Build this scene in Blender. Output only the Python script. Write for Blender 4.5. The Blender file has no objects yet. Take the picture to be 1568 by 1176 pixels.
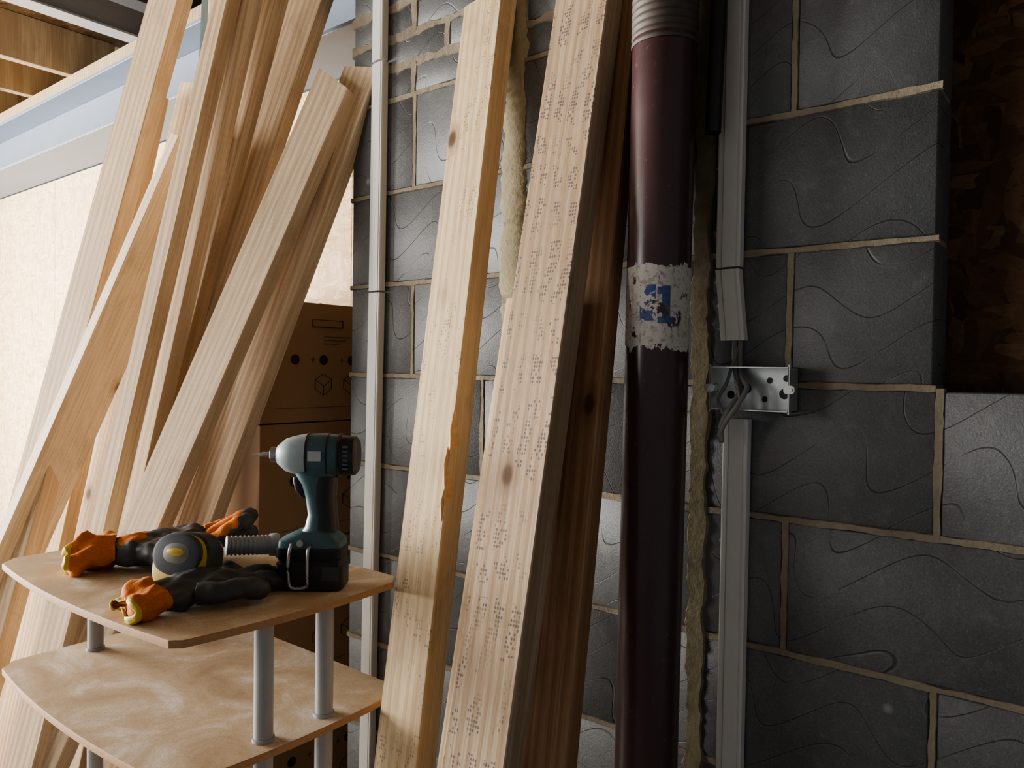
import bpy, bmesh, math, random
from mathutils import Vector, Matrix, Euler
random.seed(7)
SC=bpy.context.scene; COL=bpy.context.collection
try: SC.view_settings.look='AgX - Medium High Contrast'
except Exception: pass
# ------------------------------------------------------------ camera
f=1173.0
th=math.radians(51.3)
F0=Vector((-math.cos(th),math.sin(th),0)); R0=Vector((math.sin(th),math.cos(th),0)); U0=Vector((0,0,1))
p=math.radians(1.1); r=math.radians(0.8)
F=(F0*math.cos(p)-U0*math.sin(p)); U1=(U0*math.cos(p)+F0*math.sin(p))
U=U1*math.cos(r)-R0*math.sin(r); R=R0*math.cos(r)+U1*math.sin(r)
C=Vector((0,-1.288,1.37))
cam=bpy.data.cameras.new('camera'); cam.sensor_width=36; cam.lens=36*f/1568; cam.clip_start=.02
co=bpy.data.objects.new('camera',cam); COL.objects.link(co)
M=Matrix((R,U,-F)).transposed().to_4x4(); M.translation=C; co.matrix_world=M
SC.camera=co

# ------------------------------------------------------------ material helpers
class NT:
    def __init__(s,name):
        s.m=bpy.data.materials.new(name); s.m.use_nodes=True; s.t=s.m.node_tree
        s.b=s.t.nodes['Principled BSDF']; s.L=s.t.links
        s.co=s.t.nodes.new('ShaderNodeTexCoord').outputs['Object']
    def n(s,typ,**k):
        nd=s.t.nodes.new(typ)
        for a,v in k.items(): setattr(nd,a,v)
        return nd
    def link(s,a,b): s.L.new(a,b)
    def mapv(s,scale=(1,1,1),rot=(0,0,0),loc=(0,0,0),src=None):
        m=s.n('ShaderNodeMapping'); m.inputs['Scale'].default_value=scale; m.inputs['Rotation'].default_value=rot; m.inputs['Location'].default_value=loc
        s.link(src or s.co,m.inputs['Vector']); return m.outputs[0]
    def noise(s,scale,detail=4,rough=.55,dist=0,vec=None):
        n=s.n('ShaderNodeTexNoise'); n.inputs['Scale'].default_value=scale; n.inputs['Detail'].default_value=detail
        n.inputs['Roughness'].default_value=rough; n.inputs['Distortion'].default_value=dist
        s.link(vec or s.co,n.inputs['Vector']); return n.outputs['Fac']
    def ramp(s,fac,stops,interp='LINEAR'):
        n=s.n('ShaderNodeValToRGB'); cr=n.color_ramp; cr.interpolation=interp
        while len(cr.elements)<len(stops): cr.elements.new(.5)
        for e,(p_,c) in zip(cr.elements,stops):
            e.position=p_; e.color=(c if isinstance(c,tuple) else (c,c,c))+(1,)
        s.link(fac,n.inputs[0]); return n.outputs[0]
    def mix(s,fac,a,b,bt='MIX'):
        n=s.n('ShaderNodeMix',data_type='RGBA',blend_type=bt)
        for sock,v in ((n.inputs[0],fac),(n.inputs[6],a),(n.inputs[7],b)):
            if isinstance(v,(int,float)): sock.default_value=v
            elif isinstance(v,tuple): sock.default_value=v+(1,)
            else: s.link(v,sock)
        return n.outputs[2]
    def math(s,op,a,b=0,c=None):
        n=s.n('ShaderNodeMath',operation=op)
        for i,v in enumerate((a,b,c)):
            if v is None: continue
            if isinstance(v,(int,float)): n.inputs[i].default_value=v
            else: s.link(v,n.inputs[i])
        return n.outputs[0]
    def near(s,v,c,w):
        return s.math('LESS_THAN',s.math('ABSOLUTE',s.math('SUBTRACT',v,c)),w)
    def xyz(s,src=None):
        n=s.n('ShaderNodeSeparateXYZ'); s.link(src or s.co,n.inputs[0]); return n.outputs
    def fin(s,col,rough=.6,metal=0,bump=None,bs=.3,bd=.002,spec=.5):
        if isinstance(col,tuple): s.b.inputs['Base Color'].default_value=col+(1,)
        else: s.link(col,s.b.inputs['Base Color'])
        if isinstance(rough,(int,float)): s.b.inputs['Roughness'].default_value=rough
        else: s.link(rough,s.b.inputs['Roughness'])
        s.b.inputs['Metallic'].default_value=metal
        s.b.inputs['Specular IOR Level'].default_value=spec
        if bump is not None:
            n=s.n('ShaderNodeBump'); n.inputs['Strength'].default_value=bs; n.inputs['Distance'].default_value=bd
            s.link(bump,n.inputs['Height']); s.link(n.outputs[0],s.b.inputs['Normal'])
        return s.m

def plain(name,col,rough=.5,metal=0,var=.12,scale=60,bs=.1,spec=.5):
    t=NT(name); nz=t.noise(scale,3)
    c=t.mix(nz,tuple(v*(1-var) for v in col),tuple(min(1,v*(1+var)) for v in col))
    return t.fin(c,rough,metal,nz,bs,.001,spec)

def wood(name,light,dark,seed=0,knots=True,stamp=0,rough=.7,dens=.5,pt=(.42,.60)):
    t=NT(name)
    v=t.mapv((1,1,.05),loc=(seed*1.7,seed*.9,seed*2.3))
    w=t.noise(9,3,.5,.6,v)
    g=t.n('ShaderNodeTexWave',wave_type='BANDS',bands_direction='X'); g.inputs['Scale'].default_value=16; g.inputs['Distortion'].default_value=6
    g.inputs['Detail'].default_value=3; g.inputs['Detail Scale'].default_value=1.2
    t.link(v,g.inputs['Vector'])
    fine=t.noise(240,3,.6,0,t.mapv((1,1,.03)))
    c=t.mix(t.ramp(g.outputs['Fac'],[(.25,0),(.85,1)]),light,dark)
    c=t.mix(t.math('MULTIPLY',w,.45),c,light)
    c=t.mix(t.ramp(fine,[(.35,.5),(.58,0)]),c,tuple(x*.66 for x in dark))
    big=t.noise(2.2,2,.5,0,t.mapv((1,1,.5),loc=(seed,0,seed)))
    c=t.mix(t.ramp(big,[(.4,0),(.75,.45)]),c,tuple(x*.8 for x in dark))
    sm=t.noise(5,5,.7,.5,t.mapv((2,1,.6),loc=(seed*2,1,seed)))
    c=t.mix(t.ramp(sm,[(.54,0),(.72,.35)]),c,(.16,.11,.07))
    if knots:
        k=t.n('ShaderNodeTexVoronoi'); k.inputs['Scale'].default_value=5.2
        t.link(t.mapv((1,1,.62),loc=(seed*3.1,seed,seed*1.3)),k.inputs['Vector'])
        kk=t.ramp(k.outputs['Distance'],[(.0,1.0),(.045,.9),(.075,.35),(.15,0)])
        c=t.mix(kk,c,(.10,.045,.02))
    if stamp:
        X,Y,Z=t.xyz()
        cell=t.mapv((200,0,150))
        sn=t.n('ShaderNodeVectorMath',operation='FLOOR'); t.link(cell,sn.inputs[0])
        wn=t.n('ShaderNodeTexWhiteNoise'); t.link(sn.outputs[0],wn.inputs['Vector'])
        on=t.math('GREATER_THAN',wn.outputs['Value'],dens)
        fr=t.n('ShaderNodeVectorMath',operation='FRACTION'); t.link(cell,fr.inputs[0])
        fx=t.xyz(fr.outputs[0])
        dx=t.math('SUBTRACT',fx[0],.5); dz=t.math('SUBTRACT',fx[2],.5)
        d=t.math('ADD',t.math('MULTIPLY',dx,dx),t.math('MULTIPLY',dz,dz))
        dot=t.math('LESS_THAN',d,.14)
        wb=t.math('MULTIPLY',t.noise(4,1,.5,0,t.mapv(loc=(seed,2,1))),4.2)
        rows=t.math('LESS_THAN',t.math('FRACT',t.math('ADD',t.math('MULTIPLY',X,1/.036),wb)),.58)
        wrd=t.math('LESS_THAN',t.math('FRACT',t.math('ADD',t.math('MULTIPLY',Z,1/.097),wb)),.66)
        patch=t.ramp(t.noise(7,3,.6,0,t.mapv((2,1,1),loc=(3+seed,0,1))),[(pt[0],0),(pt[1],1)])
        m=t.math('MULTIPLY',t.math('MULTIPLY',on,dot),t.math('MULTIPLY',rows,wrd))
        m=t.math('MULTIPLY',t.math('MULTIPLY',m,patch),t.math('LESS_THAN',t.math('ABSOLUTE',Y),.0015))
        m=t.math('MULTIPLY',m,stamp)
        c=t.mix(m,c,(.07,.06,.07))
    return t.fin(c,rough,0,fine,.35,.001,.3)

def osb(name,cols,scale=26,rough=.65):
    t=NT(name)
    def layer(rot,sc,loc):
        nz=t.n('ShaderNodeTexNoise'); nz.inputs['Scale'].default_value=14; t.link(t.co,nz.inputs['Vector'])
        ad=t.n('ShaderNodeVectorMath',operation='MULTIPLY_ADD'); t.link(nz.outputs['Color'],ad.inputs[0]); ad.inputs[1].default_value=(.03,.03,.03); t.link(t.co,ad.inputs[2])
        v=t.n('ShaderNodeTexVoronoi',distance='EUCLIDEAN'); v.inputs['Scale'].default_value=scale
        t.link(t.mapv(sc,rot,loc,ad.outputs[0]),v.inputs['Vector'])
        s=t.n('ShaderNodeSeparateColor'); t.link(v.outputs['Color'],s.inputs[0]); return s.outputs[0],v.outputs['Distance']
    a,da=layer((0,.6,.5),(.35,1,1.5),(0,0,0)); b,db=layer((.3,-.7,-.6),(1.5,1,.35),(4,2,1))
    sel=t.math('GREATER_THAN',t.noise(22,2),.5)
    m=t.mix(sel,a,b)
    c=t.ramp(m,[(0,cols[0]),(.4,cols[1]),(.75,cols[2]),(1,cols[3])])
    fn=t.noise(160,3,.6,0,t.mapv((.4,1,1)))
    c=t.mix(t.ramp(fn,[(.4,.3),(.6,0)]),c,cols[0])
    return t.fin(c,rough,0,m,.3,.002,.3)

def block_mat():
    t=NT('concrete_block')
    X,Y,Z=t.xyz()
    n1=t.noise(1.6,4,.6); n2=t.noise(320,3,.7); n3=t.noise(30,4,.6); n4=t.noise(7,5,.7,.4)
    c=t.ramp(n1,[(.3,(.100,.104,.108)),(.7,(.152,.155,.158))])
    c=t.mix(t.ramp(n4,[(.35,.45),(.6,0)]),c,(.070,.072,.074))
    c=t.mix(t.ramp(n2,[(.3,.5),(.5,0)]),c,(.05,.051,.052))
    c=t.mix(t.ramp(n2,[(.60,0),(.72,.45)]),c,(.30,.30,.29))
    c=t.mix(t.ramp(n3,[(.55,0),(.85,.5)]),c,(.23,.225,.21))
    row=t.math('FLOOR',t.math('MULTIPLY',Z,1/.225))
    ph=t.math('MULTIPLY',t.math('SINE',t.math('MULTIPLY',row,12.9)),9)
    skew=t.math('ADD',X,t.math('MULTIPLY',Z,-.55))
    wob=t.math('MULTIPLY',t.noise(4,1,.5),.16)
    arg=t.math('ADD',t.math('ADD',t.math('MULTIPLY',skew,30),ph),t.math('MULTIPLY',wob,24))
    ff=t.math('ADD',t.math('ADD',Z,t.math('MULTIPLY',t.math('SINE',arg),.040)),wob)
    fr=t.math('ABSOLUTE',t.math('SUBTRACT',t.math('FRACT',t.math('MULTIPLY',ff,1/.085)),.5))
    line=t.ramp(fr,[(0,1),(.008,.8),(.018,0)])
    line=t.math('MULTIPLY',line,t.ramp(t.noise(9,2),[(.4,.1),(.5,1)]))
    edge=t.ramp(fr,[(.014,0),(.022,.5),(.034,0)])
    c=t.mix(t.math('MULTIPLY',edge,.5),c,(.26,.26,.25))
    c=t.mix(t.math('MULTIPLY',line,.65),c,(.04,.04,.04))
    sp=t.n('ShaderNodeTexVoronoi'); sp.inputs['Scale'].default_value=6; t.link(t.co,sp.inputs['Vector'])
    c=t.mix(t.ramp(sp.outputs['Distance'],[(0,.7),(.03,.4),(.06,0)]),c,(.42,.41,.38))
    h=t.math('SUBTRACT',t.math('ADD',t.math('MULTIPLY',n2,.45),t.math('MULTIPLY',n3,.5)),t.math('MULTIPLY',line,1.0))
    return t.fin(c,.5,0,h,.55,.003,.5)
def mortar_mat(name,a,b):
    t=NT(name); n=t.noise(70,5,.65); n2=t.noise(9,3)
    c=t.mix(n,a,b); c=t.mix(t.ramp(n2,[(.4,0),(.8,.5)]),c,tuple(x*.5 for x in a))
    return t.fin(c,.9,0,n,.8,.004,.2)
M_block=block_mat()
M_mort=mortar_mat('mortar',(.21,.18,.135),(.34,.29,.22))
M_mort2=mortar_mat('mortar_olive',(.16,.14,.09),(.28,.24,.16))
M_mort3=mortar_mat('mortar_smear',(.26,.225,.15),(.42,.37,.25))
M_osb=osb('osb_pale',[(.58,.39,.22),(.70,.52,.32),(.80,.62,.42),(.86,.71,.51)],45)
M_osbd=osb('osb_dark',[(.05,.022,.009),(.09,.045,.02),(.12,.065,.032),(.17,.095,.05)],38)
M_osbc=osb('osb_ceiling',[(.16,.10,.05),(.27,.18,.10),(.34,.24,.14),(.4,.3,.18)],30)
WL=[(.78,.63,.45),(.75,.59,.41),(.80,.66,.49)]; WD=[(.57,.41,.26),(.52,.36,.22),(.61,.45,.29)]
W=[wood('pine_%d'%i,WL[i%3],WD[i%3],i+1) for i in range(5)]
M_stamp=wood('pine_stamped',(.56,.43,.30),(.40,.27,.165),9,True,.75,dens=.42,pt=(.38,.50))
M_stampA=wood('pine_pale_stamped',(.76,.60,.39),(.59,.42,.24),12,True,.5,dens=.6,pt=(.46,.56))
M_wdark=wood('pine_reddish',(.46,.28,.16),(.31,.17,.085),15)
M_joist=wood('joist_pine',(.50,.38,.24),(.36,.25,.14),17)
M_splint=plain('split_wood',(.60,.36,.17),.6,0,.3,90,.4)
M_pvc=plain('white_pvc',(.66,.65,.62),.38,0,.05,40,.05)
M_galv=plain('galvanised_steel',(.66,.67,.66),.32,.8,.25,50,.12)
M_black=plain('black_plastic',(.018,.018,.02),.42,0,.3,80,.1)
M_rub=plain('black_rubber',(.050,.053,.058),.5,0,.4,120,.4)
M_teal=plain('teal_plastic',(.052,.105,.122),.4,0,.2,70,.08)
M_tealL=plain('pale_teal_housing',(.30,.36,.38),.4,.1,.2,60,.05)
M_steelg=plain('cast_grey_metal',(.45,.46,.46),.35,.7,.15,60,.1)
M_leg=plain('grey_tube',(.34,.35,.36),.38,0,.08,60,.05)
M_beam=plain('steel_primer',(.18,.215,.27),.5,.1,.1,8,.1)
M_dkst=plain('dark_steel',(.05,.052,.058),.5,.3,.3,20,.1)
M_org=plain('orange_knit',(.58,.165,.02),.9,0,.35,300,.8)
M_yel=plain('yellow_trim',(.62,.46,.05),.6,0,.15,200,.3)
M_tyel=plain('yellow_case',(.52,.36,.03),.5,0,.15,60,.1)
M_tgrey=plain('grey_case',(.060,.068,.078),.6,0,.2,50,.1,.3)
M_paper=plain('worn_label',(.20,.205,.17),.6,0,.5,60,.1,.3)
M_rib=plain('corrugated_grey',(.30,.31,.32),.45,.2,.15,60,.1)
M_cab=plain('grey_cable',(.20,.20,.19),.5,0,.2,60,.1)
M_blue=plain('blue_pipe',(.25,.36,.45),.4,0,.1,50,.05)
M_mdf=plain('mdf_edge',(.42,.24,.13),.7,0,.2,150,.3)
M_ink=plain('printing_ink',(.03,.02,.015),.8,0,.1,60,.05)
def card():
    t=NT('cardboard'); n=t.noise(300,2,.5,0,t.mapv((1,.05,1))); n2=t.noise(5,3)
    c=t.mix(n2,(.27,.17,.095),(.36,.235,.135)); return t.fin(c,.8,0,n,.2,.001,.2)
M_card=card()
def lam():
    t=NT('dusty_board'); n=t.noise(7,5,.7,.6); n2=t.noise(420,2,.7)
    c=t.ramp(n,[(.3,(.42,.30,.19)),(.52,(.56,.44,.30)),(.72,(.76,.70,.62))])
    c=t.mix(t.ramp(n2,[(.52,0),(.72,.6)]),c,(.25,.15,.08))
    return t.fin(c,t.ramp(n,[(.3,.4),(.7,.65)]),0,n2,.15,.001,.4)
M_lam=lam()
def pipe_mat():
    t=NT('brown_pipe'); X,Y,Z=t.xyz(); n=t.noise(3,4,.6); sc=t.noise(60,3,.6,0,t.mapv((1,1,.15)))
    c=t.mix(n,(.048,.023,.025),(.080,.040,.042))
    c=t.mix(t.ramp(t.noise(90,4,.7),[(.62,0),(.72,.35)]),c,(.22,.17,.14))
    zz=t.math('ADD',Z,t.math('MULTIPLY',t.noise(38,4,.7),.05))
    inb=t.math('MULTIPLY',t.math('GREATER_THAN',zz,1.433),t.math('LESS_THAN',zz,1.573))
    tear=t.ramp(t.noise(26,5,.72,.4,t.mapv((1,1,.8),loc=(2.2,1.3,.4))),[(.40,0),(.43,1)])
    lab=t.math('MULTIPLY',inb,t.math('MAXIMUM',tear,t.math('GREATER_THAN',t.math('ABSOLUTE',t.math('SUBTRACT',zz,1.503)),.054)))
    # around-the-pipe coordinate for the printed figure
    u=t.math('ADD',t.math('MULTIPLY',X,.884),t.math('MULTIPLY',Y,.467))
    z0=1.482
    one=t.math('MULTIPLY',t.near(u,-.592,.0068),t.near(Z,z0,.030))
    base=t.math('MULTIPLY',t.near(u,-.592,.0135),t.near(Z,z0-.027,.0055))
    flag=t.math('MULTIPLY',t.near(u,-.5975,.009),t.near(Z,z0+.022,.006))
    blot=t.math('MULTIPLY',t.math('MULTIPLY',t.near(u,-.622,.013),t.near(Z,z0+.002,.030)),t.ramp(t.noise(50,3,.6,.3),[(.46,0),(.49,1)]))
    blue=t.math('MAXIMUM',t.math('MAXIMUM',one,base),t.math('MAXIMUM',flag,blot))
    lc=t.mix(blue,(.58,.56,.52),(.05,.10,.30))
    lc=t.mix(t.ramp(t.noise(120,4,.7),[(.5,0),(.62,.6)]),lc,(.20,.15,.12))
    c=t.mix(lab,c,lc)
    ro=t.mix(lab,t.ramp(n,[(.3,.2),(.7,.32)]),(.7,.7,.7))
    return t.fin(c,ro,0,sc,.05,.001,.55)
M_pipe=pipe_mat()
M_flex=plain('dusty_brown_hose',(.09,.07,.058),.6,0,.3,60,.3)
M_floor=mortar_mat('floor_concrete',(.16,.15,.14),(.24,.23,.21))
M_plast=mortar_mat('plaster',(.5,.48,.44),(.6,.58,.54))

# ------------------------------------------------------------ mesh helpers
def finish(name,bm,mats,parent=None,smooth=True,loc=None,mw=None,bevel=None,ang=35):
    bmesh.ops.recalc_face_normals(bm,faces=bm.faces)
    me=bpy.data.meshes.new(name); bm.to_mesh(me); bm.free()
    for m in (mats if isinstance(mats,(list,tuple)) else [mats]): me.materials.append(m)
    ob=bpy.data.objects.new(name,me); COL.objects.link(ob)
    if smooth:
        for q in me.polygons: q.use_smooth=True
        me.set_sharp_from_angle(angle=math.radians(ang))
    if mw is not None: ob.matrix_world=mw
    if loc is not None: ob.location=loc
    if parent is not None: ob.parent=parent
    if bevel:
        b=ob.modifiers.new('bevel','BEVEL'); b.width=bevel; b.segments=2; b.limit_method='ANGLE'; b.angle_limit=math.radians(40)
    return ob
def box(bm,x0,x1,y0,y1,z0,z1,mat=0,mtx=None):
    vs=[bm.verts.new((x,y,z)) for x in (x0,x1) for y in (y0,y1) for z in (z0,z1)]
    if mtx is not None:
        for v in vs: v.co=mtx@v.co
    for a in ((0,1,3,2),(4,6,7,5),(0,4,5,1),(2,3,7,6),(0,2,6,4),(1,5,7,3)):
        fc=bm.faces.new([vs[i] for i in a]); fc.material_index=mat
    return vs
def loft(bm,rings,n=24,mat=0,cap=True):
    prev=None; first=None
    for (c,ax,ay,ex) in rings:
        c=Vector(c);ax=Vector(ax);ay=Vector(ay); cur=[]
        for i in range(n):
            a=2*math.pi*i/n; ca,sa=math.cos(a),math.sin(a)
            x=math.copysign(abs(ca)**(2/ex),ca); y=math.copysign(abs(sa)**(2/ex),sa)
            cur.append(bm.verts.new(c+ax*x+ay*y))
        if prev:
            for i in range(n):
                q=bm.faces.new((prev[i],prev[(i+1)%n],cur[(i+1)%n],cur[i])); q.material_index=mat
        else: first=cur
        prev=cur
    if cap:
        for rg in (first,prev):
            q=bm.faces.new(rg); q.material_index=mat
def tube(bm,pts,rad,n=12,mat=0,flat=1.0,up=Vector((0,0,1)),round_end=True,cap=True):
    pts=[Vector(q) for q in pts]
    if not isinstance(rad,(list,tuple)): rad=[rad]*len(pts)
    rings=[]
    for i,q in enumerate(pts):
        d=(pts[min(i+1,len(pts)-1)]-pts[max(i-1,0)]).normalized()
        s=d.cross(up)
        if s.length<1e-3: s=d.cross(Vector((1,0,0)))
        s.normalize(); u=s.cross(d).normalized()
        if round_end and i==len(pts)-1:
            rings.append((q,s*rad[i],u*rad[i]*flat,2))
            for k in (.45,.8,1.0):
                rings.append((q+d*rad[i]*k*.9,s*rad[i]*math.sqrt(max(0.004,1-k*k)),u*rad[i]*flat*math.sqrt(max(.004,1-k*k)),2))
        else: rings.append((q,s*rad[i],u*rad[i]*flat,2))
    loft(bm,rings,n,mat,cap)
def smoothpath(pts,k=6):
    pts=[Vector(q) for q in pts]; out=[]
    P=[pts[0]]+pts+[pts[-1]]
    for i in range(1,len(P)-2):
        a,b,c,d=P[i-1:i+3]
        for j in range(k):
            t=j/k
            out.append(.5*((2*b)+(c-a)*t+(2*a-5*b+4*c-d)*t*t+(3*b-a-3*c+d)*t**3))
    out.append(pts[-1]); return out
def cyl(bm,a,b,ra,rb=None,n=24,mat=0,cap=True):
    rb=ra if rb is None else rb; a=Vector(a);b=Vector(b); d=(b-a).normalized()
    s=d.cross(Vector((0,0,1)))
    if s.length<1e-3: s=Vector((1,0,0))
    s.normalize(); u=s.cross(d)
    loft(bm,[(a,s*ra,u*ra,2),(b,s*rb,u*rb,2)],n,mat,cap)
def empty(name,loc=(0,0,0)):
    e=bpy.data.objects.new(name,None); COL.objects.link(e); e.location=loc; e.empty_display_size=.1; return e

# ------------------------------------------------------------ block wall
def rib(bm,a,b,w,proud,mat=1,step=.012,jit=.45):
    a=Vector((a[0],0,a[1]));b=Vector((b[0],0,b[1])); L=(b-a).length; n=max(2,int(L/step)); d=(b-a)/n; s=Vector((d.z,0,-d.x)).normalized()
    prev=None; ja=jb=0
    for i in range(n+1):
        c=a+d*i; ja=.7*ja+.5*random.uniform(-jit,jit); jb=.7*jb+.5*random.uniform(-jit,jit)
        wl=w*(1+ja); wr=w*(1+jb); pr=proud*random.uniform(.5,1.2)
        cur=[bm.verts.new(c-s*wl+Vector((0,.004,0))),bm.verts.new(c-s*wl*.75+Vector((0,-pr*.8,0))),
             bm.verts.new(c+Vector((0,-pr*random.uniform(.4,1),0))),bm.verts.new(c+s*wr*.75+Vector((0,-pr*.8,0))),bm.verts.new(c+s*wr+Vector((0,.004,0)))]
        if prev:
            for k in range(4):
                q=bm.faces.new((prev[k],prev[k+1],cur[k+1],cur[k])); q.material_index=mat
        prev=cur
XL=-1.572; XE=-.221; XR=.75
bm=bmesh.new()
def blk(x0,x1,z0,z1,g=.005):
    o=random.uniform(-.0015,.0015); b=.0025
    x0+=g;x1-=g;z0+=g;z1-=g
    if x1-x0<.02: return
    vs=[bm.verts.new(q) for q in ((x0,.1,z0),(x1,.1,z0),(x1,.1,z1),(x0,.1,z1))]
    v1=[bm.verts.new(q) for q in ((x0,b+o,z0),(x1,b+o,z0),(x1,b+o,z1),(x0,b+o,z1))]
    v2=[bm.verts.new(q) for q in ((x0+b,o,z0+b),(x1-b,o,z0+b),(x1-b,o,z1-b),(x0+b,o,z1-b))]
    for A,B in ((vs,v1),(v1,v2)):
        for i in range(4): bm.faces.new((A[i],A[(i+1)%4],B[(i+1)%4],B[i]))
    bm.faces.new(v2); bm.faces.new(vs)
zt=2.8
for k in range(0,9):
    z0=k*.225; z1=z0+.225
    xr=XR if z1<=1.36 else XE
    off=-.440 if k%2==0 else -.215
    xs=[off+.45*j for j in range(-4,5)]
    xs=[XL]+[x for x in xs if XL+.03<x<xr-.03]+[xr]
    for a,b in zip(xs,xs[1:]): blk(a,b,z0,z1)
    for x in xs[1:-1]: rib(bm,(x,z0),(x,z1),.0062,.003)
    rib(bm,(XL,z1),(xr if z1<1.3 else XE,z1),.0066,.0035)
for k in range(0,10):
    z0=2.025+k*.075; z1=z0+.075; off=XL+(.1125 if k%2 else 0)
    xs=[x for x in [off+.225*j for j in range(1,7)] if XL+.03<x<XE-.03]; xs=[XL]+xs+[XE]
    for a,b in zip(xs,xs[1:]): blk(a,b,z0,z1,.006)
    for x in xs[1:-1]: rib(bm,(x,z0),(x,z1),.010,.003,jit=.6)
    rib(bm,(XL,z1),(XE,z1),.012,.003,jit=.8)
box(bm,XL+.006,XE-.006,.005,.096,0,zt,1); box(bm,XE-.006,XR,.005,.096,0,1.343,1)
rib(bm,(-.598,0),(-.598,2.6),.020,.008,2,.01,.35)
rib(bm,(-1.035,.9),(-1.035,2.6),.034,.006,3,.01,.3)
finish('wall_back',bm,[M_block,M_mort,M_mort2,M_mort3],smooth=True,ang=50)

bm=bmesh.new(); box(bm,XE-.03,XR+.2,.101,.119,1.0,2.8); finish('wall_right_recess_osb',bm,M_osbd,smooth=False)
bm=bmesh.new()
for i,(a,b) in enumerate([(-6.2,-5.6),(-5.597,-4.40),(-4.397,-3.2),(-3.197,-2.0),(-1.997,-1.4)]): box(bm,a,b,.352,.37,0,2.325)
finish('wall_osb_left',bm,M_osb,smooth=False)
bm=bmesh.new()
box(bm,-6.2,-1.0,.11,.35,2.33,2.343); box(bm,-6.2,-1.0,.226,.236,2.343,2.555); box(bm,-6.2,-1.0,.11,.35,2.555,2.568)
finish('steel_beam',bm,M_beam,smooth=False,bevel=.002)
bm=bmesh.new(); box(bm,-6.2,-1.0,.115,.345,2.57,2.618); ob=finish('trim_1',bm,M_joist,smooth=False)
for i,(x,mt) in enumerate([(-5.3,0),(-4.9,0),(-4.5,0),(-4.05,0),(-3.62,0),(-3.02,1),(-2.72,1),(-2.1,0),(-1.65,0),(-1.2,0),(-.7,0),(-.2,0)]):
    bm=bmesh.new()
    if mt:
        box(bm,x-.04,x+.04,-3.6,.3,2.62,2.628); box(bm,x-.004,x+.004,-3.6,.3,2.628,2.80); box(bm,x-.03,x+.03,-3.6,.3,2.80,2.81)
        finish('steel_joist',bm,[M_leg if i==5 else M_dkst],smooth=False,bevel=.001)
    else:
        box(bm,x-.023,x+.023,-3.6,.3,2.62,2.81); finish('ceiling_joist',bm,M_joist,smooth=False,bevel=.002)
bm=bmesh.new(); box(bm,-6.2,1.2,-3.8,.5,2.812,2.83); finish('ceiling',bm,M_osbc,smooth=False)
bm=bmesh.new(); box(bm,-6.2,1.2,-3.8,.5,-.05,0); finish('floor',bm,M_floor,smooth=False)
bm=bmesh.new()
wy0,wy1,wz0,wz1=-3.6,-1.0,.5,2.4
box(bm,-6.0,-5.9,-3.8,wy0,0,2.81); box(bm,-6.0,-5.9,wy1,.35,0,2.81); box(bm,-6.0,-5.9,wy0,wy1,0,wz0); box(bm,-6.0,-5.9,wy0,wy1,wz1,2.81)
finish('wall_left',bm,M_plast,smooth=False)
bm=bmesh.new()
for a in ((wy0,wy0+.05,wz0,wz1),(wy1-.05,wy1,wz0,wz1),(wy0,wy1,wz0,wz0+.05),(wy0,wy1,wz1-.05,wz1),((wy0+wy1)/2-.03,(wy0+wy1)/2+.03,wz0,wz1)):
    box(bm,-5.97,-5.92,a[0],a[1],a[2],a[3])
finish('window_1',bm,M_pvc,smooth=False,bevel=.004)

# ------------------------------------------------------------ timbers
def plank(name,top,bot,w,t,mat,rot=0,ztop=None,zbot=0,splinter=False,slant=0):
    top=Vector(top);bot=Vector(bot); d=(top-bot)/(top.z-bot.z)
    if ztop is None: ztop=top.z
    a=bot+d*(zbot-bot.z); b=top+d*(ztop-top.z)
    zax=(b-a).normalized(); nrm=Vector((math.sin(math.radians(rot)),-math.cos(math.radians(rot)),0))
    yax=(-nrm-zax*(-nrm).dot(zax)).normalized(); xax=yax.cross(zax).normalized()
    L=(b-a).length; bm=bmesh.new(); bv=.0022; n=max(6,int(L/.18)); prev=None
    sd=random.random()*10
    sec=[(-w/2+bv,0),(w/2-bv,0),(w/2,bv),(w/2,t-bv),(w/2-bv,t),(-w/2+bv,t),(-w/2,t-bv),(-w/2,bv)]
    for i in range(n+1):
        z=L*i/n; bow=.0012*math.sin(z*2.1+sd)
        cur=[bm.verts.new((x+bow,y,z+(slant*x if i==n else 0))) for x,y in sec]
        if prev:
            for k in range(8): bm.faces.new((prev[k],prev[(k+1)%8],cur[(k+1)%8],cur[k]))
        else: bm.faces.new(cur)
        prev=cur
    bm.faces.new(prev)
    if splinter:
        for (zz,ln,x,wd) in splinter:
            vs=[(x-wd,-.0008,zz),(x+wd*.6,-.0008,zz-.01),(x+wd,.004,zz+ln*.35),(x+wd*1.3,-.005,zz+ln),(x,-.006,zz+ln*.5),(x+wd,.02,zz+ln*.2)]
            v=[bm.verts.new(q) for q in vs]
            for a_ in ((0,1,4),(1,2,4),(2,3,4),(0,4,3),(0,3,5),(0,5,1),(1,5,2),(2,5,3)):
                fc=bm.faces.new([v[i] for i in a_]); fc.material_index=1
    Mx=Matrix((xax,yax,zax)).transposed().to_4x4(); Mx.translation=a
    return finish(name,bm,[mat,M_splint],mw=Mx,ang=25)
plank('timber_plank',(-1.085,-.052,2.15),(-1.0,-.36,.66),.108,.050,M_stampA,0,2.165,0,[(1.24,.08,.051,.003),(1.18,.07,.045,.003),(1.15,.06,.051,.004),(1.12,.05,.047,.003)],slant=.15)
plank('timber_plank',(-.80,-.1,2.06),(-.765,-.42,.76),.121,.050,M_stamp,0,2.24)
plank('timber_plank',(-.765,-.045,2.07),(-.728,-.30,.73),.10,.040,M_wdark,0,2.09)
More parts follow.
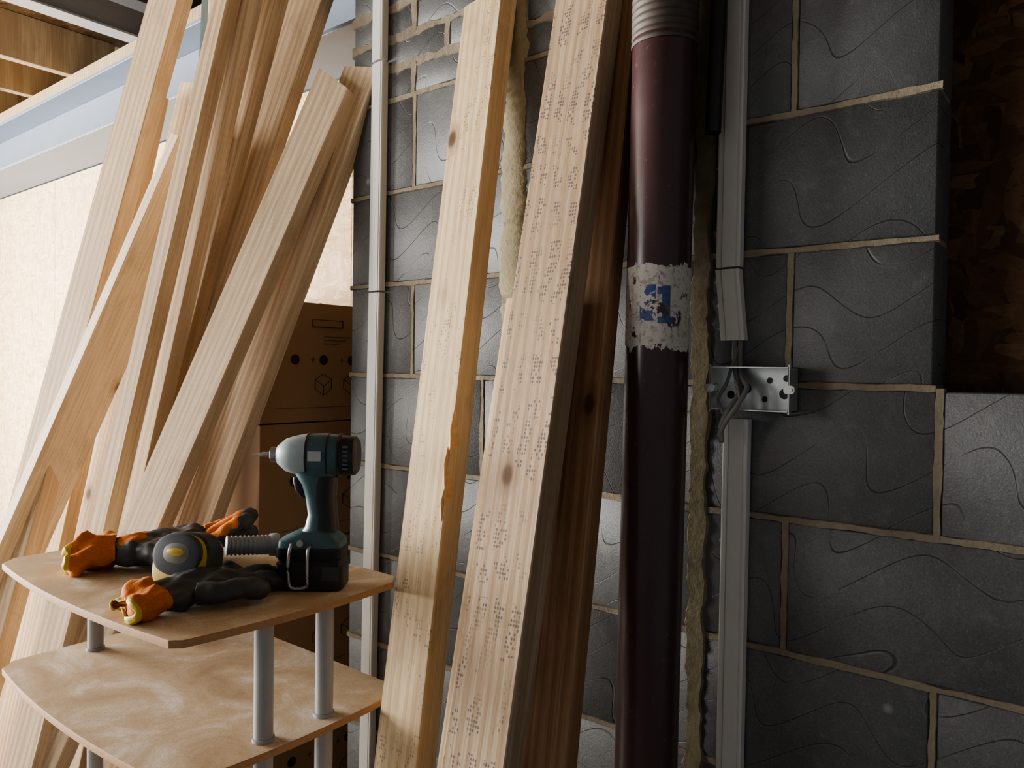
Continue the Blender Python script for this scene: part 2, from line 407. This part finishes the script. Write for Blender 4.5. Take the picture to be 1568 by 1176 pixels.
plank('timber_plank',(-.848,-.14,1.75),(-.828,-.375,.76),.09,.035,W[1],0,1.50)
plank('timber_plank',(-1.585,-.06,2.085),(-1.90,-.385,.967),.112,.046,W[2],15,2.10,slant=-.3)
plank('timber_plank',(-1.53,-.012,2.12),(-1.954,-.22,.93),.108,.046,W[3],12,2.13,slant=.2)
plank('timber_plank',(-1.82,.03,2.40),(-2.14,-.2,1.20),.12,.046,W[0],15,2.50)
plank('timber_plank',(-1.83,-.08,2.36),(-2.14,-.24,1.12),.055,.045,W[1],14,2.54)
plank('timber_plank',(-1.85,-.145,2.34),(-2.08,-.335,.945),.052,.045,W[3],14,2.54)
plank('timber_plank',(-1.865,-.20,2.33),(-2.055,-.43,.91),.054,.045,W[4],14,2.54)
plank('timber_plank',(-2.085,-.25,1.9),(-2.45,-.50,.92),.045,.13,W[2],0,2.0)
plank('timber_plank',(-2.167,-.2,2.41),(-2.384,-.4,1.29),.12,.05,W[0],14,2.55)
plank('timber_plank',(-1.93,-.30,1.85),(-2.093,-.588,.387),.10,.045,W[1],14,.88)
plank('timber_plank',(-2.36,-.16,2.2),(-2.70,-.438,.124),.12,.045,W[4],14,2.2)
plank('timber_plank',(-2.30,-.05,2.2),(-2.60,-.30,.50),.12,.045,W[2],10,2.25)

# ------------------------------------------------------------ large brown pipe
ax=lambda z: Vector((-.628+(-.640+.628)*(1.92-z)/1.24,-.1,z))
bm=bmesh.new()
rings=[]
for i in range(0,20):
    z=.0+i*1.935/19; rings.append((ax(z),(.0545,0,0),(0,.0545,0),2))
loft(bm,rings,64,0)
z=1.92; rr=[]
rr.append((ax(z),(.0555,0,0),(0,.0555,0),2))
while z<2.55:
    for dz,rd in ((0,.0535),(.003,.0565),(.007,.0565),(.010,.0535)):
        rr.append((ax(z+dz),(rd,0,0),(0,rd,0),2))
    z+=.0125
loft(bm,rr,64,1)
finish('soil_pipe',bm,[M_pipe,M_flex],ang=60)

bm=bmesh.new()
cyl(bm,(-.530,-.06,2.6),(-.5555,-.06,1.775),.0135,n=32,cap=False); cyl(bm,(-.530,-.06,2.6),(-.5555,-.06,1.775),.0105,n=32,cap=False)
finish('black_conduit_tube',bm,M_black)

# ------------------------------------------------------------ trunking
def trunk(name,segs):
    bm=bmesh.new()
    for (x0,z0,x1,z1,w,off) in segs:
        h=w/2
        prof=[(-h,0),(-h,-.012),(-h+.003,-.015),(-h*.55,-.015),(-h*.5,-.013),(-h*.42,-.013),(-h*.38,-.0185),(h*.62,-.0185),(h*.68,-.0165),(h*.74,-.0165),(h*.78,-.0185),(h-.002,-.0185),(h,-.016),(h,0)]
        A=[bm.verts.new((x0+x,y+off,z0)) for x,y in prof]; B=[bm.verts.new((x1+x,y+off,z1)) for x,y in prof]
        for i in range(len(A)):
            j=(i+1)%len(A); bm.faces.new((A[i],A[j],B[j],B[i]))
        bm.faces.new(A); bm.faces.new(B)
        for k in range(3):
            t=(k+.5)/3; 
            cyl(bm,(x0+(x1-x0)*t-h-.002,-.002+off,z0+(z1-z0)*t),(x0+(x1-x0)*t-h-.002,-.007+off,z0+(z1-z0)*t),.003,n=10,mat=1)
    return finish(name,bm,[M_pvc,M_galv],ang=25)
trunk('cable_trunking',[(-.543,1.552,-.540,2.6,.045,-.003)])
trunk('cable_trunking',[(-.531,1.425,-.5435,1.548,.044,-.005)])
trunk('cable_trunking',[(-.5265,.0,-.5235,1.29,.046,-.003)])
trunk('cable_trunking',[(-1.484,0,-1.460,1.555,.046,-.003),(-1.460,1.56,-1.456,2.12,.046,-.003),(-1.456,2.125,-1.455,2.7,.044,-.004)])

# ------------------------------------------------------------ electrical back box
J=empty('electrical_back_box',(-.4895,-.003,1.343))
bm=bmesh.new(); w,h,d,t=.067,.0365,.047,.0015
box(bm,-w,w,-.0005-t,-.0005,-h,h)
box(bm,-w,-w+t,-d,0,-h,h); box(bm,w-t,w,-d,0,-h,h); box(bm,-w,w,-d,0,-h,-h+t); box(bm,-w,w,-d,0,h-t,h)
finish('shell',bm,M_galv,J,smooth=False)
bm=bmesh.new()
for (x,z,rd) in ((.045,-.008,.0075),(.02,.014,.004),(.048,.018,.0045),(.012,-.018,.004),(-.02,.0,.008),(-.048,-.012,.006),(.058,-.026,.003)):
    cyl(bm,(x,-.0021,z),(x,-.0027,z),rd,n=24,mat=1)
    loft(bm,[((x,-.0020,z),(rd+.0015,0,0),(0,0,rd+.0015),2),((x,-.0034,z),(rd+.0009,0,0),(0,0,rd+.0009),2),((x,-.0020,z),(rd,0,0),(0,0,rd),2)],24,0,False)
for (y,z,rd) in ((-.024,0,.009),):
    for sx in (-w+t,):
        loft(bm,[((sx,y,z),(0,rd,0),(0,0,rd),2),((sx+.001,y,z),(0,rd*.9,0),(0,0,rd*.9),2),((sx,y,z),(0,rd*.8,0),(0,0,rd*.8),2)],24,0,False)
finish('knockouts',bm,[M_galv,M_black],J)
bm=bmesh.new()
for sx in (-1,1):
    loft(bm,[((sx*(w+.001),-d,0),(.009,0,0),(0,0,.007),3),((sx*(w+.001),-d-.0015,0),(.009,0,0),(0,0,.007),3)],16)
    cyl(bm,(sx*(w+.004),-d-.0015,0),(sx*(w+.004),-d-.004,0),.003,n=12)
    box(bm,sx*w-.001,sx*w+.001,-d,-d+.012,-h-.004,h+.004)
finish('lugs',bm,M_galv,J)
bm=bmesh.new()
for pts,rad in (([(-.042,-.002,.086),(-.040,-.008,.05),(-.030,-.022,.02),(-.018,-.036,-.005),(-.028,-.056,-.035),(-.040,-.060,-.062),(-.040,-.058,-.088)],.0050),
                ([(-.032,-.002,.086),(-.030,-.010,.045),(-.018,-.028,.018),(-.004,-.042,.0),(-.014,-.062,-.030),(-.034,-.062,-.060),(-.043,-.060,-.080)],.0044),
                ([(-.036,-.006,.07),(-.044,-.03,.01),(-.050,-.05,-.02),(-.030,-.058,-.048),(-.012,-.052,-.025),(-.024,-.04,.012)],.0030)):
    tube(bm,smoothpath(pts),rad,12)
finish('cables',bm,M_cab,J)

# ------------------------------------------------------------ shelf table
T=empty('tiered_shelf_table',(-1.447,-.49,0))
def shelf(name,z,t=.012):
    bm=bmesh.new(); hx,hy=.362,.232; pts=[]
    rc=.03
    def side(a,b,nrm,bow,n=16):
        for i in range(n+1):
            q=a.lerp(b,i/n); s=i/n; pts.append(q+nrm*bow*(4*s*(1-s)))
    side(Vector((-hx+rc,-hy)),Vector((hx-rc*.5,-hy)),Vector((0,-1)),.022)
    side(Vector((hx,-hy+rc*.5)),Vector((hx,hy-rc)),Vector((1,0)),.014)
    side(Vector((hx-rc,hy)),Vector((-hx+rc,hy)),Vector((0,1)),.004)
    side(Vector((-hx,hy-rc)),Vector((-hx,-hy+rc)),Vector((-1,0)),.006)
    lo=[bm.verts.new((q.x,q.y,z-t)) for q in pts]; hi=[bm.verts.new((q.x,q.y,z-.0015)) for q in pts]; h2=[bm.verts.new((q.x*.997,q.y*.997,z)) for q in pts]
    n=len(pts)
    for i in range(n):
        j=(i+1)%n
        q=bm.faces.new((lo[i],lo[j],hi[j],hi[i])); q.material_index=1
        q=bm.faces.new((hi[i],hi[j],h2[j],h2[i])); q.material_index=1
    bm.faces.new(h2); q=bm.faces.new(lo); q.material_index=1
    return finish(name,bm,[M_lam,M_mdf],T,ang=30)
for nm,z in (('top_board',.96),('middle_board',.744),('lower_board',.40),('bottom_board',.12)): shelf(nm,z)
bm=bmesh.new()
for x in (.335,-.302):
    for y in (-.062,.062):
        for a,b in ((0,.108),(.12,.388),(.40,.732),(.744,.948)):
            cyl(bm,(x,y,a),(x,y,b),.0160,n=28)
            cyl(bm,(x,y,a),(x,y,a+.006),.0185,n=28)
finish('tube_legs',bm,M_leg,T,ang=40)

# ------------------------------------------------------------ cordless drill
D=empty('cordless_impact_driver',(-1.172,-.405,.9605)); D.rotation_euler=(0,0,math.atan2(-.63,-.78))
bm=bmesh.new()
def hx_(x,ry,rz,cz=.245,ex=2.2): return ((x,0,cz),(0,ry,0),(0,0,rz),ex)
loft(bm,[hx_(-.045,.036,.038),hx_(-.02,.038,.041),hx_(.01,.037,.040),hx_(.026,.035,.037)],36,0)
loft(bm,[hx_(-.080,.018,.020),hx_(-.079,.028,.030),hx_(-.074,.034,.036),hx_(-.046,.036,.038)],36,2)
loft(bm,[hx_(.012,.0375,.0405),hx_(.024,.0365,.0385),hx_(.040,.034,.035),hx_(.055,.029,.030),hx_(.064,.022,.022),hx_(.070,.017,.017)],36,1)
for x in (-.048,-.028,.010): loft(bm,[hx_(x,.037,.040),hx_(x+.001,.0385,.0415),hx_(x+.003,.0385,.0415),hx_(x+.004,.037,.040)],36,2)
loft(bm,[hx_(.070,.0135,.0135),hx_(.072,.0145,.0145),hx_(.082,.0145,.0145),hx_(.084,.010,.010)],24,3)
loft(bm,[hx_(.084,.0048,.0048),hx_(.100,.0048,.0048),hx_(.104,.003,.003),hx_(.114,.0022,.0022),hx_(.119,.0008,.0008)],6,3)
for k in range(6):
    for sy in (-1,1):
        box(bm,-.066,-.056,sy*.0335-.002,sy*.0335+.002,.222+k*.008,.226+k*.008,0)
for sy in (-1,1):
    box(bm,-.018,.006,sy*.0385-.0008,sy*.0385+.0008,.238,.256,3)
loft(bm,[((-.006,0,.206),(.034,0,0),(0,.024,0),2.6),((-.004,0,.216),(.042,0,0),(0,.030,0),2.6),((-.002,0,.232),(.044,0,0),(0,.034,0),2.6)],28,0)
def hz(z,x,rx,ry,ex=2.4): return ((x,0,z),(rx,0,0),(0,ry,0),ex)
loft(bm,[hz(.098,-.004,.034,.027),hz(.112,-.010,.0285,.0235),hz(.135,-.012,.0250,.0215),hz(.165,-.008,.0255,.0215),hz(.190,-.004,.029,.023),hz(.212,.002,.036,.026),hz(.225,.0,.038,.028)],28,0)
loft(bm,[hz(.108,-.018,.0255,.0250),hz(.130,-.0185,.0230,.0228),hz(.165,-.0145,.0235,.0230),hz(.192,-.016,.024,.024),hz(.206,-.018,.023,.025)],28,2)
loft(bm,[((.018,0,.166),(.008,0,0),(0,.009,0),3),((.028,0,.178),(.008,0,0),(0,.0095,0),3),((.032,0,.196),(.010,0,0),(0,.0095,0),3),((.032,0,.204),(.010,0,0),(0,.009,0),3)],16,2)
loft(bm,[hz(.078,.004,.060,.036,5),hz(.090,.004,.058,.036,5),hz(.098,.0,.046,.032,4),hz(.106,-.003,.034,.027,3)],32,0)
loft(bm,[hz(.0,.004,.058,.034,7),hz(.004,.004,.062,.0375,7),hz(.048,.004,.062,.0375,7),hz(.052,.004,.058,.0345,7),hz(.056,.004,.058,.0345,7),hz(.060,.004,.061,.037,7),hz(.078,.004,.061,.037,7)],40,2)
finish('body',bm,[M_teal,M_tealL,M_black,M_steelg],D,ang=35)
bm=bmesh.new()
tube(bm,smoothpath([(-.0,.039,.082),(.002,.047,.074),(.002,.049,.03),(.004,.048,.012),(.03,.048,.010),(.036,.048,.03),(.036,.048,.066),(.034,.046,.08),(.034,.040,.086)],4),.0028,8,0)
cyl(bm,(.018,.030,.088),(.018,.041,.088),.006,n=16,mat=0)
box(bm,-.052,-.022,.0372,.0385,.020,.046,1)
box(bm,.0655,.0672,-.02,.02,.058,.072,1)
finish('belt_hook',bm,[M_steelg,M_tgrey],D)

# ------------------------------------------------------------ tape measure
Tm=empty('tape_measure',(-1.300,-.592,.966)); Tm.rotation_euler=(math.radians(-12),0,math.radians(24)); Tm.scale=(1.17,1.17,1.17)
bm=bmesh.new()
def ty(y,rx,rz,cx=0,cz=.043,ex=2.8): return ((cx,y,cz),(rx,0,0),(0,0,rz),ex)
loft(bm,[ty(-.027,.038,.038),ty(-.025,.042,.042),ty(-.014,.0435,.043),ty(.014,.0435,.043),ty(.025,.042,.042),ty(.027,.038,.038)],44,0)
loft(bm,[ty(-.0145,.044,.0435),ty(-.012,.0475,.0465),ty(.018,.0475,.0465),ty(.0265,.043,.0425)],44,1)
for s in (-1,1):
    loft(bm,[ty(s*.024,.0425,.032,0,.056,2.3),ty(s*.0305,.040,.030,0,.056,2.3),ty(s*.032,.035,.026,0,.056,2.3)],36,2)
loft(bm,[ty(-.0321,.023,.015,.002,.058,2.4),ty(-.0328,.022,.014,.002,.058,2.4)],24,3)
loft(bm,[ty(-.0325,.015,.006,.000,.060,2.4),ty(-.0331,.014,.005,.000,.060,2.4)],24,0)
loft(bm,[ty(-.0270,.016,.006,-.004,.014,2.4),ty(-.0277,.015,.005,-.004,.014,2.4)],24,1)
box(bm,.044,.056,-.012,.012,.002,.012,1); box(bm,.056,.060,-.010,.010,-.002,.008,4)
finish('case',bm,[M_tyel,M_rub,M_tgrey,M_paper,M_steelg],Tm,ang=35)

# ------------------------------------------------------------ gloves
dt=bpy.data.textures.new('wrinkle','CLOUDS'); dt.noise_scale=.045; dt.noise_depth=1
dt2=bpy.data.textures.new('fine_wrinkle','CLOUDS'); dt2.noise_scale=.018; dt2.noise_depth=0
def glove(loc,rz,curl,spread=1.0,s=1.15,flip=1,orange_f=(),lift=.25,back=True,cuffw=1.0,cl=.0):
    G=empty('work_glove',loc); G.rotation_euler=(0,0,rz); G.scale=(s,s*flip,s)
    def mods(ob,a,b):
        m=ob.modifiers.new('s','SUBSURF'); m.levels=m.render_levels=2
        m=ob.modifiers.new('d','DISPLACE'); m.texture=dt; m.strength=a; m.mid_level=.5; m.texture_coords='GLOBAL'
        m=ob.modifiers.new('d2','DISPLACE'); m.texture=dt2; m.strength=b; m.mid_level=.5; m.texture_coords='GLOBAL'
    def gx(x,w,h,z,ex=2.4): return ((x,0,z),(0,w,0),(0,0,h),ex)
    bm=bmesh.new()
    loft(bm,[gx(-.085-cl,.037,.018,.024),gx(-.060,.039,.019,.024),gx(-.035,.044,.022,.026),gx(-.005,.050,.025,.029),gx(.025,.053,.024,.030),gx(.045,.050,.020,.029),gx(.056,.040,.012,.028)],36,0)
    ob=finish('palm',bm,M_rub,G); mods(ob,.020,.004)
    if back:
        bm=bmesh.new()
        loft(bm,[gx(-.075,.030,.014,.030),gx(-.05,.034,.015,.034),gx(-.025,.030,.012,.038),gx(-.01,.020,.006,.040)],30,0)
        ob=finish('knit_back',bm,M_org,G); mods(ob,.018,.003)
    bm=bmesh.new(); x1=-.070-cl
    loft(bm,[gx(-.1285,.041*cuffw,.013,.022,2.0),gx(-.118,.043*cuffw,.021,.026,2.0),gx((-.118+x1)/2,.042,.025,.029,2.0),gx(x1,.040,.021,.027,2.2)],36,0,False)
    loft(bm,[gx(-.127,.0415*cuffw,.0140,.022,2.0),gx(-.1315,.0420*cuffw,.0145,.022,2.0),gx(-.1305,.0395*cuffw,.0105,.022,2.0)],36,1,False)
    loft(bm,[gx(-.1305,.0395*cuffw,.0105,.022,2.0),gx(-.118,.037*cuffw,.009,.023,2.0),gx(-.095,.030,.007,.026,2.0)],36,0,True)
    ob=finish('cuff',bm,[M_org,M_yel],G); mods(ob,.036,.005)
    fing=[('index_finger',-.039,.074,-.12),('middle_finger',-.013,.082,-.03),('ring_finger',.013,.076,.06),('little_finger',.038,.060,.17)]
    for i,(nm,y,L,an) in enumerate(fing):
        bm=bmesh.new(); pts=[(.032,y*.9,.029)]; a=lift+.15*math.sin(i*2.4); x,yy,z=.048,y,.030
        cr=curl[i]
        for k,l in enumerate((.42,.32,.26)):
            pts.append((x,yy,z)); a-=cr*(.5 if k==0 else 1)
            x+=L*l*math.cos(a)*math.cos(an*spread); yy+=L*l*math.cos(a)*math.sin(an*spread); z=max(.017,z+L*l*math.sin(a))
        pts.append((x,yy,z))
        P=smoothpath(pts,4); n=len(P)
        tube(bm,P,[.0155-.0028*(j/(n-1))+.0010*math.sin(j*1.9) for j in range(n)],14)
        ob=finish(nm,bm,M_rub,G); mods(ob,.008,.003)
        if i in orange_f:
            bm=bmesh.new(); k0,k1=5,int(n*.85)
            tube(bm,[q+Vector((0,0,.0035)) for q in P[k0:k1]],[.0147-.0028*(j/(n-1)) for j in range(k0,k1)],14)
            ob=finish(nm+'_knit',bm,M_org,G); mods(ob,.008,.003)
    bm=bmesh.new(); P=smoothpath([(-.034,-.028,.026),(-.010,-.056,.028),(.020,-.072,.032),(.046,-.080,.024)],5)
    tube(bm,P,[.019-.005*(j/(len(P)-1)) for j in range(len(P))],14)
    ob=finish('thumb',bm,M_rub,G); mods(ob,.008,.003)
    return G
glove((-1.245,-.582,.9570),math.radians(94),(.35,.3,.45,.5),1,1.10,1,(),.1,False,.9,.010)
glove((-1.535,-.500,.9580),math.radians(64),(-.15,-.05,.10,.3),1.3,1.36,1,(0,1,3),.36,True,1.0)

bm=bmesh.new(); a=Vector((-1.300,-.510,1.034)); d=Vector((.42,.90,-.06)).normalized(); s=d.cross(Vector((0,0,1))).normalized(); u=s.cross(d)
rr=[]
for i in range(60):
    t=i/59*.076; rd=.0175+.0014*math.sin(i*math.pi/3); rr.append((a+d*t,s*rd,u*rd,2))
for t,rd in ((.079,.021),(.092,.022),(.094,.0215),(.092,.0185),(.05,.0175)): rr.append((a+d*t,s*rd,u*rd,2))
loft(bm,rr,28)
finish('corrugated_hose_end',bm,M_rib,ang=60)

# ------------------------------------------------------------ cardboard boxes
def carton(z0,z1,y0=-.075,y1=.33,x0=-2.42,x1=-1.86):
    E=empty('cardboard_box',(x1,(y0+y1)/2,z0)); hy=(y1-y0)/2; hz_=z1-z0; L=x1-x0
    bm=bmesh.new(); box(bm,-L,0,-hy,hy,0.001,hz_-.001)
    box(bm,-L,0.001,-.004,.004,hz_-.002,hz_+.0005)
    finish('carton',bm,M_card,E,smooth=False,bevel=.003)
    bm=bmesh.new()
    def disc(y,z,rd):
        cyl(bm,(.0002,y,z),(.0009,y,z),rd,n=24)
    def bar(ya,za,yb,zb,w=.0018):
        a=Vector((.0006,ya,za)); b=Vector((.0006,yb,zb)); tube(bm,[a,b],w,4,round_end=False,flat=.3)
    for y in (.01,.115):
        disc(y,hz_*.52,.015); 
        bar(y-.045,hz_*.52,y-.030,hz_*.52); bar(y-.0375,hz_*.52-.008,y-.0375,hz_*.52+.008)
        q=[(y-.03,hz_*.34+.006),(y,hz_*.34-.014),(y+.03,hz_*.34+.006),(y,hz_*.34+.022)]
        for i in range(4): bar(q[i][0],q[i][1],q[(i+1)%4][0],q[(i+1)%4][1])
        g=[(y-.03,hz_*.34+.006),(y-.03,hz_*.34-.022),(y,hz_*.34-.042),(y+.03,hz_*.34-.022),(y+.03,hz_*.34+.006)]
        for i in range(4): bar(g[i][0],g[i][1],g[i+1][0],g[i+1][1])
        bar(y,hz_*.34-.014,y,hz_*.34-.042)
    disc(-.09,hz_*.52,.015)
    bar(-.16,hz_*.12,.17,hz_*.12,.001)
    bar(-.03,hz_*.80,.08,hz_*.80,.004); bar(-.03,hz_*.86,.08,hz_*.86,.0018); bar(-.03,hz_*.80,-.03,hz_*.86); bar(.08,hz_*.80,.08,hz_*.86)
    for k in range(3): bar(.01,hz_*(.72-.03*k),.11-.02*k,hz_*(.72-.03*k),.0014)
    bar(.145,hz_*.80,.145,hz_*.90); bar(.135,hz_*.86,.145,hz_*.90); bar(.155,hz_*.86,.145,hz_*.90)
    finish('printing',bm,M_ink,E,smooth=False)
for a,b in ((0,.43),(.432,.856),(.858,1.206),(1.208,1.557)): carton(a,b)

bm=bmesh.new(); tube(bm,smoothpath([(-2.07,-.12,2.61),(-2.06,-.13,2.45),(-2.09,-.12,2.3),(-2.15,-.10,2.1),(-2.2,-.05,1.9)]),.009,12)
finish('water_pipe',bm,M_blue)

# ------------------------------------------------------------ light
def area(name,loc,tgt,sx,sy,pw,col):
    l=bpy.data.lights.new(name,'AREA'); l.shape='RECTANGLE'; l.size=sx; l.size_y=sy; l.energy=pw; l.color=col
    o=bpy.data.objects.new(name,l); COL.objects.link(o); o.location=loc
    o.rotation_euler=(Vector(tgt)-Vector(loc)).to_track_quat('-Z','Y').to_euler(); return o
area('window_daylight',(-5.88,(wy0+wy1)/2,(wz0+wz1)/2),(0,(wy0+wy1)/2,(wz0+wz1)/2-.01),wy1-wy0,wz1-wz0,860,(1.0,.97,.92))
area('added_front_fill',(-3.9,-3.6,1.7),(-2.2,0,1.5),1.4,1.3,65,(1.0,.97,.92))  # added fill to brighten the front faces
wd=bpy.data.worlds.new('world'); SC.world=wd; wd.use_nodes=True
wd.node_tree.nodes['Background'].inputs[0].default_value=(.92,.96,1,1); wd.node_tree.nodes['Background'].inputs[1].default_value=.23
